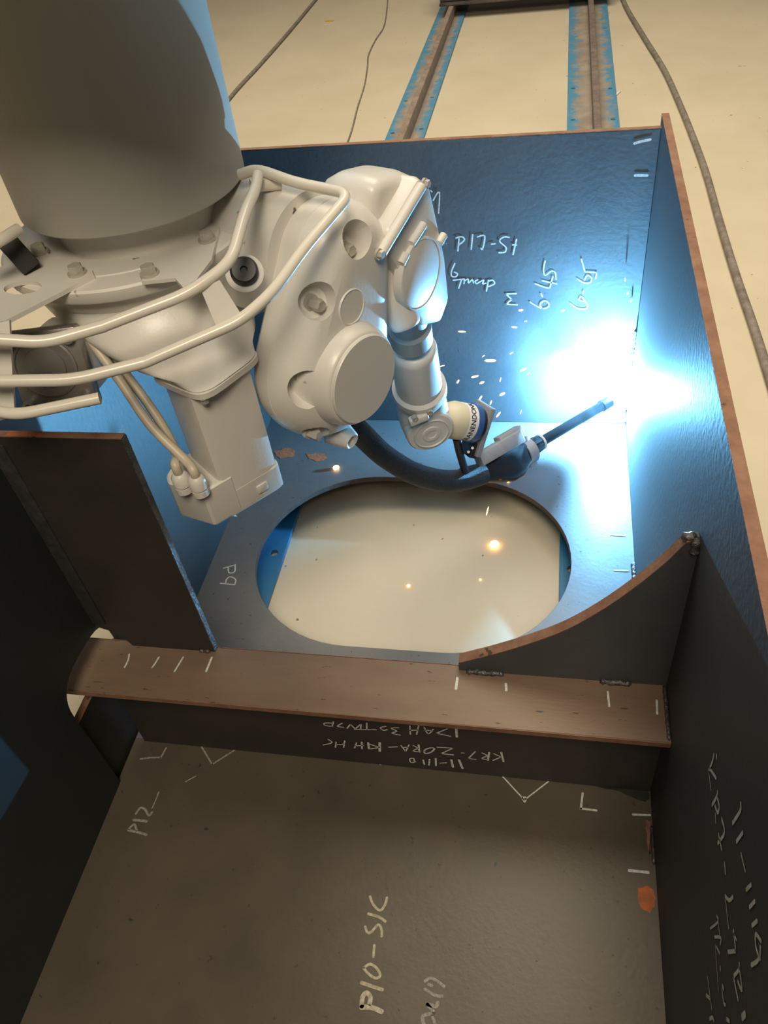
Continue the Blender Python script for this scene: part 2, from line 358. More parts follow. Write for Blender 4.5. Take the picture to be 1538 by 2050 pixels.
# rectangular bracket standing on the flange at the left plate
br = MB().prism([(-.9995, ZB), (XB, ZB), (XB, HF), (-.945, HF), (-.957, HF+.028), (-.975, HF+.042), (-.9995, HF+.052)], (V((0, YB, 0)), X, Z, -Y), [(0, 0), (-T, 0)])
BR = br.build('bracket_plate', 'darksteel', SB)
eb = MB(); eb.box(((-.9995+XB)/2, YB+T/2, ZB+.0006), AX, (XB+.9995, T+.0006, .0014)); tag(eb.build('top_edge', 'rustcut', BR), 'rusty orange brown top edge')
MB().box((-.935, YB+T/2, ZB+.0013), AX, (.055, T*.9, .0008)).build('rust_patch', 'orange', BR)
vb = MB(); vb.box((XB+.0007, YB+T/2, (ZB+HF)/2), AX, (.0016, T+.0006, ZB-HF-.002)); tag(vb.build('cut_edge', 'flame', BR), 'shiny ridged flame cut edge facing the arc')
# curved gusset standing on the flange at the right plate
g0 = ony(918, 1327, YB); g1 = ony(1383, 1084, YB)
cx = []
for px_, py_ in ((918, 1327), (990, 1309), (1060, 1288), (1130, 1262), (1200, 1224), (1270, 1176), (1330, 1128), (1370, 1090), (1383, 1084)):
    p = ony(px_, py_, YB); cx.append((p.x, max(p.z, HF+.012)))
cs = [(p.x, p.y) for p in spline([V(c) for c in cx], 5)]
gp = [(.001, HF)] + [(.001, cs[-1][1])] + [(min(x, -.0012), z) for x, z in cs[::-1]] + [(cs[0][0], HF)]
GP = MB().prism(gp, (V((0, YB, 0)), X, Z, -Y), [(0, 0), (-.018, 0)]).build('gusset_plate', 'steel', SB)
ge = MB(); rw = []
for i, (x, z) in enumerate(cs):
    x0 = min(x, -.0012); rw.append([V((x0, YB-.0006, z+.0008)), V((x0, YB+.0186, z+.0008)), V((x0, YB+.0186, z-.001)), V((x0, YB-.0006, z-.001))])
ge.rings(rw); tag(ge.build('cut_edge', 'rustcut', GP), 'curved rusty brown cut edge')
# weld beads
def bead(p0, p1, rad, parent, name='weld_bead', m='weld'):
    p0, p1 = V(p0), V(p1); n = max(6, int((p1-p0).length/.004)); mb = MB(); pts = []; rd = []
    for i in range(n+1):
        pts.append(p0.lerp(p1, i/n)+V((random.uniform(-1, 1), random.uniform(-1, 1), random.uniform(-1, 1)))*rad*.12); rd.append(rad*(1+.18*math.sin(i*1.9)+random.uniform(-.1, .1))*(.55 if i in (0, n) else 1))
    mb.tube(pts, rd, 10, 0); return mb.build(name, m, parent, 80)
bead((-.325, YB-.002, HF+.001), (-.262, YB-.002, HF+.001), .0055, FL); bead((-.105, YB-.002, HF+.001), (-.055, YB-.002, HF+.001), .0055, FL)
bead((-.004, YB-.001, cs[-1][1]-.02), (-.004, YB+.004, cs[-1][1]+.003), .007, RP); bead((-.022, YB+.008, cs[-1][1]-.002), (-.004, YB+.008, cs[-1][1]+.001), .0075, GP)
bead((-.002, -.03, .03), (-.002, -.004, .03), .004, BP); bead((-.003, -.565, .003), (-.003, -.50, .003), .005, BP)
bead((-.003, YF0+.005, HF+.001), (-.003, YF1-.01, HF+.001), .003, FL)
bead((-.002, YF0-.02, .002), (-.002, YF0-.085, .002), .003, BQ); bead((-.003, -.01, .30), (-.003, -.004, .05), .004, BK); MB().box((-.987, YB-.0005, (HF+.05+ZB)/2), AX, (.026, .005, ZB-HF-.08), .0015).build('weld_bead', 'nearblack', BR)  # box: black strip painted in for the dark gap beside the bracket
bead((XB-.03, YB-.001, HF+.001), (XB-.008, YB-.001, HF+.001), .004, FL)
# chalk writing, traced stroke by stroke on the plane it stands on
def chalk(ox, oy, sc, strokes, fn, n, wid, parent, name='chalk_lettering', m='chalk'):
    S = []
    for s in strokes:
        k = 1
        if isinstance(s[0], (int, float)): k = s[0]; s = s[1:]
        S.append((k, [(ox+x*sc, oy+y*sc) for x, y in s]))
    def dense(p): return [(p[i][0]+(p[i+1][0]-p[i][0])*t/6, p[i][1]+(p[i+1][1]-p[i][1])*t/6) for i in range(len(p)-1) for t in range(7)]
    D = [dense(p) for _, p in S]; G = list(range(len(S))); gap = 6 if name == 'chalk_mark' else 24
    for a in range(len(S)):
        for b in range(a):
            if G[a] != G[b] and min(math.hypot(p[0]-q[0], p[1]-q[1]) for p in D[a] for q in D[b]) < gap:
                ga, gb = G[a], G[b]; G = [gb if g == ga else g for g in G]
    for g in sorted(set(G)):          # strokes that belong together (a word, a tick) make one part
        mb = MB()
        for (k, p), gg in zip(S, G):
            if gg != g: continue
            P = [fn(x, y) for x, y in p]
            if len(P) > 2: P = spline(P, 4)
            mb.ribbon(P, wid*k, n)
        mb.build(name, m, parent)
fb = lambda x, y: ony(x, y, 0)
chalk(880, 460, .2341, [[(158, 182), (168, 75)], [(140, 70), (190, 58), (215, 85), (165, 130)], [(272, 168), (285, 38)], [(325, 60), (388, 52), (370, 162), (356, 158)], [(445, 122), (478, 118)],
    [(600, 65), (555, 60), (515, 95), (570, 150), (560, 190), (508, 195)], [(660, 80), (630, 212)], [(625, 128), (662, 130)], [(40, 112), (62, 118)],
    [(133, 285), (105, 350), (105, 395), (140, 400), (155, 375), (125, 360)], [(118, 430), (215, 420)], [(190, 425), (165, 500)], [(215, 425), (210, 460)], [(212, 440), (245, 420), (250, 455), (280, 425), (292, 455)],
    [(330, 425), (305, 440), (320, 460), (345, 445), (380, 430), (370, 460), (400, 455)], [(420, 430), (402, 525)], [(420, 440), (455, 430), (472, 460), (420, 485)],
    [(660, 545), (570, 548)], [(570, 548), (618, 595)], [(618, 595), (572, 635)], [(572, 635), (668, 640)],
    [(905, 265), (890, 340), (905, 390), (955, 355), (990, 365), (998, 425)], [(818, 460), (900, 490), (945, 497)], [(880, 435), (1005, 462)], [(945, 497), (970, 400)], [(868, 545), (882, 572)],
    [(775, 615), (820, 645), (880, 672), (930, 660), (935, 630), (900, 605), (860, 640), (882, 672)],
    [(1215, 250), (1245, 360)], [(1245, 360), (1345, 365)], [(1345, 365), (1335, 420)], [(1180, 420), (1240, 455), (1290, 450), (1300, 410), (1265, 390), (1240, 430)], [(1230, 520), (1228, 545)],
    [(1120, 630), (1180, 670), (1255, 675), (1260, 630), (1215, 570), (1195, 600), (1240, 612)]], fb, -Y, .0034, BK)
chalk(640, 300, .1951, [[(1165, 520), (1230, 430), (1222, 650)], [(1140, 415), (1156, 430)], [(1280, 950), (1300, 962)]], fb, -Y, .0028, BK)
chalk(0, 0, 1, [[(1270, 287), (1284, 283), (1303, 279)], [(1271, 351), (1297, 351)]], fb, -Y, .0055, BK, 'chalk_mark')
fw = lambda x, y: ony(x, y, YW)
chalk(620, 1430, .2731, [[1.6, (1075, 100), (1080, 165)], [(1010, 103), (930, 135)], [(930, 135), (1035, 158)], [(840, 90), (870, 140), (908, 105)], [(845, 112), (895, 116)],
    [(800, 80), (785, 145)], [(735, 80), (740, 145)], [(735, 115), (798, 112)], [(655, 95), (600, 100), (640, 120), (605, 135), (665, 150)], [(560, 85), (520, 95), (545, 115), (570, 108)],
    [(490, 110), (330, 108)], [(420, 60), (420, 108)], [(375, 108), (378, 70)], [(375, 70), (335, 104)], [(335, 104), (300, 70)], [(300, 70), (275, 100)], [(240, 62), (205, 85), (252, 92)], [(175, 50), (165, 88)], [(165, 86), (115, 78), (110, 62), (168, 62)],
    [1.4, (1405, 275), (1422, 345)], [(1350, 285), (1405, 310)], [(1405, 310), (1345, 335)], [1.4, (1317, 275), (1307, 335)], [(1265, 280), (1300, 300), (1265, 320), (1305, 330)], [(1215, 270), (1165, 320)], [(1165, 320), (1222, 328)], [.7, (1112, 280), (1135, 281)],
    [(935, 238), (1052, 245)], [(1052, 245), (965, 285)], [1.2, (965, 285), (1055, 295)], [1.2, (840, 270), (850, 285), (890, 275), (915, 250), (890, 242), (850, 255), (840, 270)], [1.3, (800, 220), (806, 275)], [(760, 225), (798, 245)], [(798, 245), (760, 265), (800, 272)],
    [(670, 225), (705, 270)], [(705, 270), (730, 220)], [(690, 240), (722, 238)], [(580, 238), (645, 235)], [1.7, (515, 205), (515, 268)], [1.2, (440, 215), (512, 240)], [1.2, (512, 240), (450, 250)], [1.5, (430, 205), (436, 250)], [1.2, (383, 200), (385, 250)], [(330, 245), (345, 205)], [(335, 228), (395, 225)],
    [(258, 190), (250, 240)], [(195, 200), (190, 240)], [(195, 220), (255, 215)], [(135, 180), (165, 205), (100, 222)],
    [1.6, (1095, 330), (1122, 395)], [1.6, (1040, 330), (1052, 385)], [(955, 355), (1005, 352)], [1.3, (925, 320), (927, 375)], [1.2, (880, 325), (876, 370)], [1.2, (833, 330), (842, 365)], [(780, 345), (745, 350), (735, 325), (762, 320), (770, 345)]], fw, -Y, .0028, WB)
f0 = lambda x, y: onz(x, y, 0)
chalk(660, 1780, .1951, [[(415, 75), (450, 160), (520, 220), (570, 160), (590, 85)], [1.1, (395, 255), (500, 285), (575, 335)], [(365, 385), (390, 445), (430, 440), (500, 365), (535, 420), (535, 490)], [(460, 575), (450, 700)],
    [(350, 810), (420, 770), (490, 820), (520, 890), (470, 915), (400, 870), (350, 810)], [1.3, (325, 960), (440, 1000), (545, 1035)], [1.7, (320, 1215), (430, 1215), (540, 1260)], [1.7, (330, 1210), (340, 1110), (380, 1065), (420, 1110), (410, 1180)]], f0, Z, .0042, BQ, m='chalkmid')
chalk(660, 1780, .1951, [[(975, 950), (1050, 915), (1180, 1000)], [(1010, 975), (1055, 995)], [(975, 1025), (1080, 1090), (1160, 1100)], [1.3, (1110, 1160), (1090, 1205), (1000, 1180)], [1.2, (1000, 1180), (1085, 1280)], [1.2, (1085, 1280), (960, 1300), (970, 1390)], [(1050, 1290), (1085, 1390)]], f0, Z, .0045, BQ, m='chalkfaint')
chalk(230, 1470, .195, [[1.1, (135, 985), (230, 1005), (330, 1035)], [(145, 975), (200, 925), (225, 990)], [1.2, (190, 880), (330, 895)], [(215, 820), (260, 760), (310, 770), (350, 835), (385, 800)], [.6, (385, 760), (420, 680), (455, 590)]], f0, Z, .0042, BQ, m='chalkfaint')
chalk(230, 1470, .195, [[(260, 255), (370, 242), (470, 240)], [(470, 245), (530, 140)], [.9, (880, 110), (1000, 310)], [.9, (1000, 310), (1255, 150)], [.7, (725, 490), (835, 430)]], f0, Z, .0036, BQ, 'chalk_mark', 'chalkfaint')
chalk(0, 0, 1, [[.8, (1005, 1553), (1050, 1602)], [.8, (1050, 1602), (1098, 1565)], [.9, (1046, 1597), (1053, 1597), (1051, 1606), (1046, 1598)], [1.2, (1167, 1588), (1163, 1620)], [1.2, (1163, 1619), (1195, 1623)], [1.2, (1267, 1631), (1302, 1632)], [1.5, (1259, 1743), (1299, 1747)],
    [(763, 1525), (762, 1531)]], f0, Z, .0032, BQ, 'chalk_mark')
chalk(0, 0, 1, [[(441, 1168), (469, 1171)], [(470, 1171), (472, 1161), (462, 1155), (454, 1160), (452, 1169)], [(447, 1138), (472, 1131)], [(471, 1132), (470, 1145), (459, 1147), (457, 1136)], [1.1, (1223, 1071), (1252, 1073)], [1.1, (1230, 1142), (1258, 1143)]], f0, Z, .0032, BP, 'chalk_mark')
ff = lambda x, y: onz(x, y, HF)
chalk(230, 1280, .1626, [[(178, 185), (165, 260), (120, 350)], [(545, 220), (500, 295), (460, 350)], [(845, 220), (735, 400)], [1.2, (1195, 225), (1125, 400)]], ff, Z, .0032, FL, 'chalk_mark')
chalk(0, 0, 1, [[1.3, (916, 1357), (913, 1380)], [1.3, (1013, 1369), (1014, 1383)], [(1217, 1385), (1220, 1415)], [(1315, 1402), (1316, 1430)]], ff, Z, .0034, FL, 'chalk_mark')
fr_ = lambda x, y: onx(x, y, 0)
chalk(1390, 1490, .1415, [[(290, 140), (270, 240), (215, 380)], [(230, 340), (320, 480)], [(325, 150), (332, 200)], [.6, (215, 380), (250, 650)], [(340, 670), (330, 740), (265, 860)], [(335, 740), (365, 880), (345, 970), (305, 870)], [.7, (310, 980), (315, 1110)],
    [(400, 1050), (440, 1250), (345, 1400)], [(355, 1270), (400, 1490)], [(440, 1680), (455, 1830)], [(670, 830), (665, 940), (555, 1120)], [(700, 1250), (610, 1380)], [.7, (675, 1540), (735, 1800)]], fr_, -X, .0046, RP, m='chalk')
chalk(1390, 1760, .1415, [[(820, 80), (750, 150)], [(875, 310), (795, 400)], [(905, 590), (830, 660)], [(960, 880), (885, 780), (885, 950), (925, 1130), (820, 1220)], [(950, 950), (945, 1140)], [(450, 240), (510, 300), (560, 250)], [.6, (455, 300), (500, 700)], [(570, 720), (600, 1020)], [(600, 1020), (490, 1030)], [.7, (560, 740), (610, 860)],
    [(650, 1190), (645, 1280), (575, 1370)], [(650, 1250), (690, 1570), (630, 1450)], [(575, 1420), (635, 1710)], [1.6, (735, 1910), (690, 1960)], [.7, (330, 520), (350, 600), (240, 700)], [.6, (350, 600), (372, 780)], [.8, (300, 820), (390, 830), (380, 920)], [.8, (330, 960), (370, 1050)], [.5, (310, 930), (355, 1600)],
    [(380, 1240), (383, 1290)], [.7, (200, 1380), (260, 1840)], [(180, 1640), (245, 1700)], [(410, 1500), (430, 1560)], [.8, (405, 1560), (430, 1750), (455, 1780)], [(230, 1980), (270, 1960), (290, 2010)], [(470, 1980), (510, 2010)]], fr_, -X, .0042, RP, m='chalk')
# rust and near-black patches (flat marks on the plates)
def patch(px, fn, n, m, parent, name):
    mb = MB(); q = []
    for i, (x, y) in enumerate(px):
        x2, y2 = px[(i+1) % len(px)]
        for k in range(4):
            t_ = k/4; q.append(fn(x+(x2-x)*t_+random.uniform(-2.5, 2.5), y+(y2-y)*t_+random.uniform(-1.5, 1.5))+V(n)*.0006)
    mb._new([mb.b.faces.new([mb.b.verts.new(p) for p in q])]); return mb.build(name, m, parent)
patch([(548, 905), (575, 896), (592, 900), (588, 915), (560, 920)], f0, Z, 'orange', BP, 'rust_patch')
patch([(615, 908), (650, 908), (655, 918), (640, 924), (618, 920)], f0, Z, 'orange', BP, 'rust_patch')
patch([(1275, 1778), (1296, 1774), (1310, 1782), (1313, 1812), (1300, 1828), (1283, 1820)], f0, Z, 'orange', BQ, 'rust_patch')
patch([(1293, 1640), (1303, 1650), (1306, 1700), (1300, 1712), (1296, 1680)], f0, Z, 'rustcut', BQ, 'rust_patch')
patch([(1190, 1574), (1240, 1576), (1300, 1582), (1300, 1600), (1290, 1606), (1240, 1584)], f0, Z, 'nearblack', BQ, 'dark_mark')  # near-black patch along the foot of the web

# ------------------------------------------------------------------ gantry column
cx0, cy0, cr = -.817, -.672, .1662
zc = .97
gc = thing('gantry_column', 'thick round grey white steel column carrying the welding robot', 'column', (cx0, cy0, zc))
MB().lathe((cx0, cy0, zc), Z, [(.004, cr-.012), (0, cr-.003), (.003, cr), (2.4, cr)], 128).build('column_tube', 'column', gc)
MB().box((-.97, -.58, 1.505), AX, (.86, 1.0, .38), .01).build('shade_carriage', 'column', gc)  # out-of-view block, added and sized to shade the column top
MB().lathe((cx0, cy0, 1.29), Z, [(0, .20), (.03, .20)], 64).build('shade_collar', 'column', gc)  # unseen mount under that block, added to shade the column too

# ------------------------------------------------------------------ welding robot
RB = thing('welding_robot', 'beige white jointed robot arm hanging upside down from the round column', 'robot arm', (cx0, cy0, zc))
NN = V((.86, -.51, 0)).normalized(); AA = V((.51, .86, 0)).normalized(); NU = V((.905, -.425, 0)).normalized(); AU = V((.425, .905, 0)).normalized()      # axis of the arm joints, and the arm's forward direction
ZP = .922
# base flange with neck
fcx, fcy = -.832, -.700
b = MB(); b.lathe((fcx, fcy, 0), Z, [(.898, .172), (.901, .178), (.902, .186), (.905, .188), (.919, .188), (ZP, .185), (ZP+.0005, .150), (ZP+.002, .1485)], 96)
base = b.build('base_flange', 'white3', RB)
MB().lathe((cx0, cy0, 0), Z, [(ZP-.004, .128), (ZP+.006, .126), (zc-.0005, .126)], 96).build('base_neck', 'white3', base)
for bx in ((300, 549), (155, 548), (415, 481), (80, 506), (449, 411)):
    MB().hexbolt(onz(*bx, ZP+.006), Z, .0105, .013).build('bolt', 'bolt', base)
# swivel casting: a bowl that narrows towards the motor
def hframe(deg): a_ = math.radians(deg); return V((math.cos(a_), math.sin(a_), 0)), V((math.sin(a_), -math.cos(a_), 0))
mrc, mlc = hframe(-28); mr, ml = hframe(-41); mu = -ml
K_ = at(436, 959, 1.215); MX, MY = (K_-(mr+ml)*.053).xy
mt = V((MX, MY, 0))
b = MB(); secs = []
for f_, z, r1, e in ((0, .903, .172, 2), (0, .880, .170, 2), (.02, .876, .163, 2), (.10, .858, .155, 2.0), (.28, .838, .141, 2.0), (.50, .822, .121, 2.15), (.72, .808, .097, 2.5), (.90, .803, .072, 3.2), (1.0, .796, .062, 4.5), (1.0, .794, .060, 5), (1.0, .793, .0625, 5), (1.0, .784, .0625, 5)):
    c = V((fcx, fcy, z)).lerp(V((MX, MY, z))+mrc*.006, f_); secs.append((c, mrc, -mlc, r1*(1-.04*f_), r1, e))
b.loft(secs, 64); sw = b.build('swivel_casting', 'white', RB, 50)
MB().hexbolt(V((MX, MY, .785))+mrc*.052+mlc*.050, -Z, .006, .012).build('bolt', 'bolt', sw)
# motor with its connector box and glands
zb1, zb0 = .628, .546
def sq(h, c): return roundpoly([(-h, -h), (h, -h), (h, h), (-h, h)], c, 1)
fr = (V((MX, MY, 0)), mr, mu, Z)
b = MB(); b.prism(roundpoly([(-.053, -.053), (.053, -.053), (.053, .053), (-.053, .053)], [.022, .008, .022, .022], 2), fr, [(zb0+.045, .001), (zb0+.046, 0), (.79, 0)]); mo = b.build('motor', 'white', RB, 25)
MB().prism(roundpoly([(-.053, -.0525), (.0535, -.0525), (.0535, .0535), (-.053, .0535)], [.02, .004, .012, .02], 2), fr, [(zb0-.005, .012), (zb0+.006, .001), (zb0+.010, 0), (zb0+.05, 0)]).build('motor_end', 'white2', mo, 25)
MB().box(V((MX, MY, zb0+.028))+mr*.0535+mu*.012, (mu, Z, mr), (.020, .016, .006), .002).build('latch', 'white2', mo)
MB().prism(roundpoly([(.0545, -.030), (.0545, -.082), (-.006, -.110), (-.025, -.103), (-.045, -.075), (-.045, -.030)], .003, 1), fr, [(zb0-.002, .012), (zb0+.010, .001), (zb0+.014, 0), (zb1-.003, 0), (zb1, .003)]).build('connector_box', 'white', mo, 25)
glp = []
for gx, gy in ((370, 979), (403, 985)):
    p = onz(gx, gy, zb1)
    g = MB(); g.lathe(V((p.x, p.y, zb1-.002)), Z, [(0, .0135), (.010, .0135), (.010, .011), (.013, .011), (.013, .0138), (.028, .0138), (.033, .0105), (.035, .0085)], 14); g.build('cable_gland', 'white2', mo)
    glp.append(V((p.x, p.y, zb1+.030)))
p0a, p0b = at(182, 682, 1.16), at(205, 690, 1.17)
MB().tube([p0b, at(262, 762, 1.20), at(318, 840, 1.21), at(352, 905, 1.215), glp[0]+Z*.02, glp[0]], .0072, 12).build('motor_cable', 'cablelt', mo)
MB().tube([p0a, at(240, 762, 1.17), at(300, 850, 1.18), at(368, 918, 1.185), glp[1]+Z*.015, glp[1]], .0072, 12).build('motor_cable', 'cablelt', mo)
# shoulder barrel along the joint axis
PC = at(730, 760, 1.205); FRP = (PC, AA, Z, NN)
def pw(t, u, w_): return PC + NN*t + AA*u + Z*w_
SC = (.05, .150)
b = MB(); b.lathe(pw(0, *SC), NN, [(-.315, .02), (-.312, .066), (-.305, .080), (-.28, .090), (-.23, .096), (-.17, .098), (-.15, .094), (-.118, .092)], 64)
sh = b.build('shoulder_casting', 'white3', RB, 50)
b = MB(); cA = V((cx0, cy0, .86)); b.loft([(cA.lerp(pw(-.2, .03, .13), f_), Z, AA, .075, .11-.02*f_, 3) for f_ in (0, .3, .6, 1)], 40); b.build('shoulder_web', 'white', sh, 50)
# black plug on the shoulder
pg = at(489, 543, 1.085); pn = (CAM-pg).normalized()*.8 + V((.1, -.2, .55)); pn.normalize()
MB().lathe(pg-pn*.02, pn, [(0, .019), (.024, .019), (.028, .016), (.028, .005), (.024, .004)], 32).build('rubber_plug', 'black', RB)
MB().lathe(pg-pn*.03, pn, [(-.03, .034), (.022, .026), (.024, .022)], 32).build('plug_boss', 'white', RB)
# lower arm housing (pear) with recessed bolts and round cover
C1, C2 = (0, 0, .117), (.060, .147, .085)
ol = hull([C1, C2], 72)
b = MB(); b.prism(ol, FRP, [(-.150, .075), (-.146, .045), (-.134, .018), (-.118, .004), (-.100, .0), (-.0855, .0), (-.0845, .0015), (-.0835, .0), (-.070, .002), (-.055, .007), (-.042, .016), (-.032, .028), (-.027, .042), (-.026, .058)])
b2 = MB()
pk = []
for (x, y, rr) in ((688, 497, .020), (628, 607, .022), (606, 755, .023), (624, 866, .024)):
    p = on(x, y, PC-NN*.055, NN); q_ = p-PC; u_, w_ = q_.dot(AA), q_.dot(Z); pk.append((u_, w_, rr))
for u_, w_, rr in pk:
    dirc = V((u_, w_)) - V((.02, .06)); dirc.normalize(); d3 = AA*dirc.x+Z*dirc.y
    ax_ = (NN + d3*.55).normalized()
    b2.lathe(pw(-.060, u_, w_), ax_, [(0, rr*.72), (.004, rr), (.05, rr*1.5), (.12, rr*2.0)], 24)
LA = b.build('lower_arm_housing', 'white', RB, 28, cut=b2)
for u_, w_, rr in pk: MB().hexbolt(pw(-.062, u_, w_), NN, .0095, .024).build('bolt', 'bolt', LA)
MB().lathe(PC, NN, [(-.07, .089), (-.036, .083), (-.016, .078), (-.006, .0737), (-.003, .0708)], 64, True, True).build('cover_boss', 'white', LA, 60)
MB().lathe(PC, NN, [(-.008, .069), (0, .069), (.0022, .0675), (.0022, .002)], 64).build('round_cover', 'white2', LA, 25)
p = on(706, 615, PC-NN*.024, NN); MB().lathe(p, NN, [(-.02, .027), (-.002, .027), (0, .0255), (-.0015, .024), (-.0015, .001)], 40).build('small_cover', 'white2', LA, 25)
p = on(697, 878, PC-NN*.045, NN); MB().lathe(p, NN+V((0, 0, -.2)), [(-.03, .026), (.008, .015), (.010, .013), (.007, .008), (.002, .007)], 28).build('screw_boss', 'white', LA, 40)
# upper arm housing
UC = at(840, 550, 1.262)
def uv(x, y, t=0):
    q_ = on(x, y, UC+NU*t, NU)-UC; return (q_.dot(AU), q_.dot(Z))
FRU = (UC, AU, Z, NU)
hp = [uv(*p) for p in ((842, 352), (866, 372), (896, 515), (904, 600), (886, 648), (846, 656), (822, 618), (802, 545), (776, 508), (778, 460))]
b = MB(); b.prism(roundpoly(hp, .010, 3), FRU, [(-.075, .006), (-.07, .0), (-.012, .0), (-.004, .004), (-.002, .010)])
UA = b.build('upper_arm_housing', 'white', RB, 30)
hp2 = [uv(*p, -.03) for p in ((812, 340), (838, 352), (850, 420), (805, 498), (778, 512), (756, 500), (738, 440), (744, 358))]
b = MB(); b.prism(roundpoly(hp2, .035, 5), (UC, AU, Z, NU), [(-.146, .055), (-.141, .036), (-.124, .014), (-.10, .001), (-.09, 0), (-.055, 0), (-.035, .004), (-.027, .010), (-.024, .018)]); b.build('gear_housing', 'white', UA, 45)
MB().lathe(on(840, 548, UC, NU), NU, [(-.01, .058), (.004, .0565), (.005, .0545), (.0035, .0535), (.0045, .051), (.0045, .002)], 56).build('round_cover', 'white2', UA, 22)
for q0_, q1_ in (((802, 528), (812, 508)), ((822, 488), (847, 449)), ((878, 487), (888, 470))):
    MB().tube([on(*q0_, UC, NU)+NU*.001, on(*q1_, UC, NU)+NU*.001], .0065, 12, 0).build('cover_rib', 'white', UA)
st = MB(); st.tube([on(762, 505, UC, NU)+NU*.002, on(842, 372, UC, NU)+NU*.002], .008, 12, 0); st.build('cover_rib', 'white', UA)
for x, y in ((755, 508), (847, 367)): MB().hexbolt(on(x, y, UC, NU)+NU*.003, NU, .0065, .008).build('bolt', 'bolt', UA)
b = MB(); pa, pb, pc = at(768, 528, 1.245), at(787, 592, 1.275), at(811, 645, 1.305); b.tube([pa, pb, pc, at(816, 657, 1.31)], [.027, .028, .026, .016], 28, 5); b.build('arm_tube', 'white', UA, 60)
# forearm
fa, fb_ = at(818, 640, 1.365), at(842, 792, 1.615); fd = (fb_-fa).normalized(); fl = (fb_-fa).length
b = MB(); b.lathe(fa, fd, [(-.03, .030), (.015, .032), (.020, .038), (.060, .038), (.064, .033)], 40); b.build('forearm_neck', 'neckshade', RB)
b = MB(); b.lathe(fa, fd, [(fl*.30, .034), (fl*.32, .041), (fl*.36, .0435), (fl*.84, .0455), (fl*.86, .0535), (fl*.93, .0545), (fl*.965, .051), (fl*1.0, .047)], 48); FA = b.build('forearm_tube', 'white', RB, 40)
# wrist
WC = at(864, 868, 1.64); v_ = (WC-CAM).normalized()
wn = (R_*.30 - U_*.73 - F_*.62).normalized()
wt = fb_ - fd*.01
b = MB()
secs = []
r_, u_, _ = basis(fd, wn)
we = WC - wn*.045
ln = (we-wt)
for f_, r1, r2, e in ((0, .046, .046, 2), (.15, .049, .046, 2.2), (.5, .051, .046, 2.3), (.8, .052, .046, 2.3), (1.05, .050, .045, 2.3), (1.3, .042, .040, 2.1), (1.45, .028, .030, 2), (1.5, .012, .014, 2)):
    secs.append((wt + ln*f_, r_, u_, r1, r2, e))
b.loft(secs, 40); WR = b.build('wrist_housing', 'white', RB, 50)
MB().lathe(WC, wn, [(-.075, .046), (-.022, .051), (-.006, .050), (-.002, .047), (-.002, .002)], 48).build('wrist_boss', 'white', WR, 30)
MB().lathe(WC, wn, [(-.004, .038), (.002, .0375), (.003, .036), (.0005, .034), (.0005, .020), (.003, .019), (.003, .011), (.001, .010), (.001, .001)], 48).build('wrist_cover', 'white2', WR, 20)
sb = basis(wn, -fd)
MB().box(at(852, 803, 1.575), sb, (.024, .05, .016), .004).box(at(838, 838, 1.58), sb, (.040, .016, .016), .004).box(at(851, 776, 1.565), sb, (.034, .012, .016), .004).build('cable_bracket', 'white', WR, 30)
for x, y in ((831, 838), (860, 825)): MB().lathe(at(x, y, 1.57), wn, [(-.006, .006), (.004, .006), (.004, .003), (0, .003)], 16).build('bolt', 'bolt', WR)
# tool flange: rings with the maker's lettering
ta = at(880, 836, 1.690); tb = at(962, 850, 1.735); td = (tb-ta).normalized()
k_ = (tb-ta).length
b = MB(); b.lathe(ta, td, [(0, .030), (k_*.22, .038), (k_*.30, .0405), (k_*.48, .0405), (k_*.49, .039)], 44); TF = b.build('tool_flange', 'cream', RB, 35)
tag(MB().lathe(ta, td, [(k_*.485, .0402), (k_*.72, .0402)], 56, False, False).build('label_band', 'label', TF), 'white band with black capital lettering')
MB().lathe(ta, td, [(k_*.718, .0400), (k_*.722, .0425), (k_*.84, .0425), (k_*.85, .040)], 44).build('blue_ring', 'bluering', TF)
MB().lathe(ta, td, [(k_*.848, .036), (k_*.95, .036)], 40).build('adapter_plate', 'blackp', TF)
# lettering wrapped round the band
fc = bpy.data.curves.new('t', 'FONT'); fc.body = 'KRANENDONK'; fc.size = .0158; fc.align_x = 'CENTER'; fc.align_y = 'CENTER'; fc.offset = .0003
fo = bpy.data.objects.new('t', fc); C.objects.link(fo); bpy.context.view_layer.update()
tm = bpy.data.meshes.new_from_object(fo.evaluated_get(bpy.context.evaluated_depsgraph_get())); bpy.data.objects.remove(fo)
b = MB(); b.b.from_mesh(tm); bmesh.ops.triangulate(b.b, faces=b.b.faces)
bmesh.ops.subdivide_edges(b.b, edges=[e for e in b.b.edges if e.calc_length() > .004], cuts=2)
cen = ta + td*(k_*.60); vd = (CAM-cen); vd -= td*vd.dot(td); vd.normalize(); sd = td.cross(vd)      # sd: round the band
if sd.dot(U_) < 0: sd = -sd
for v in b.b.verts:
    a_ = v.co.x/.0404; h_ = v.co.y
    v.co = cen + (vd*math.cos(a_) + sd*math.sin(a_))*.04065 - td*h_
b.build('lettering', 'ink', TF)
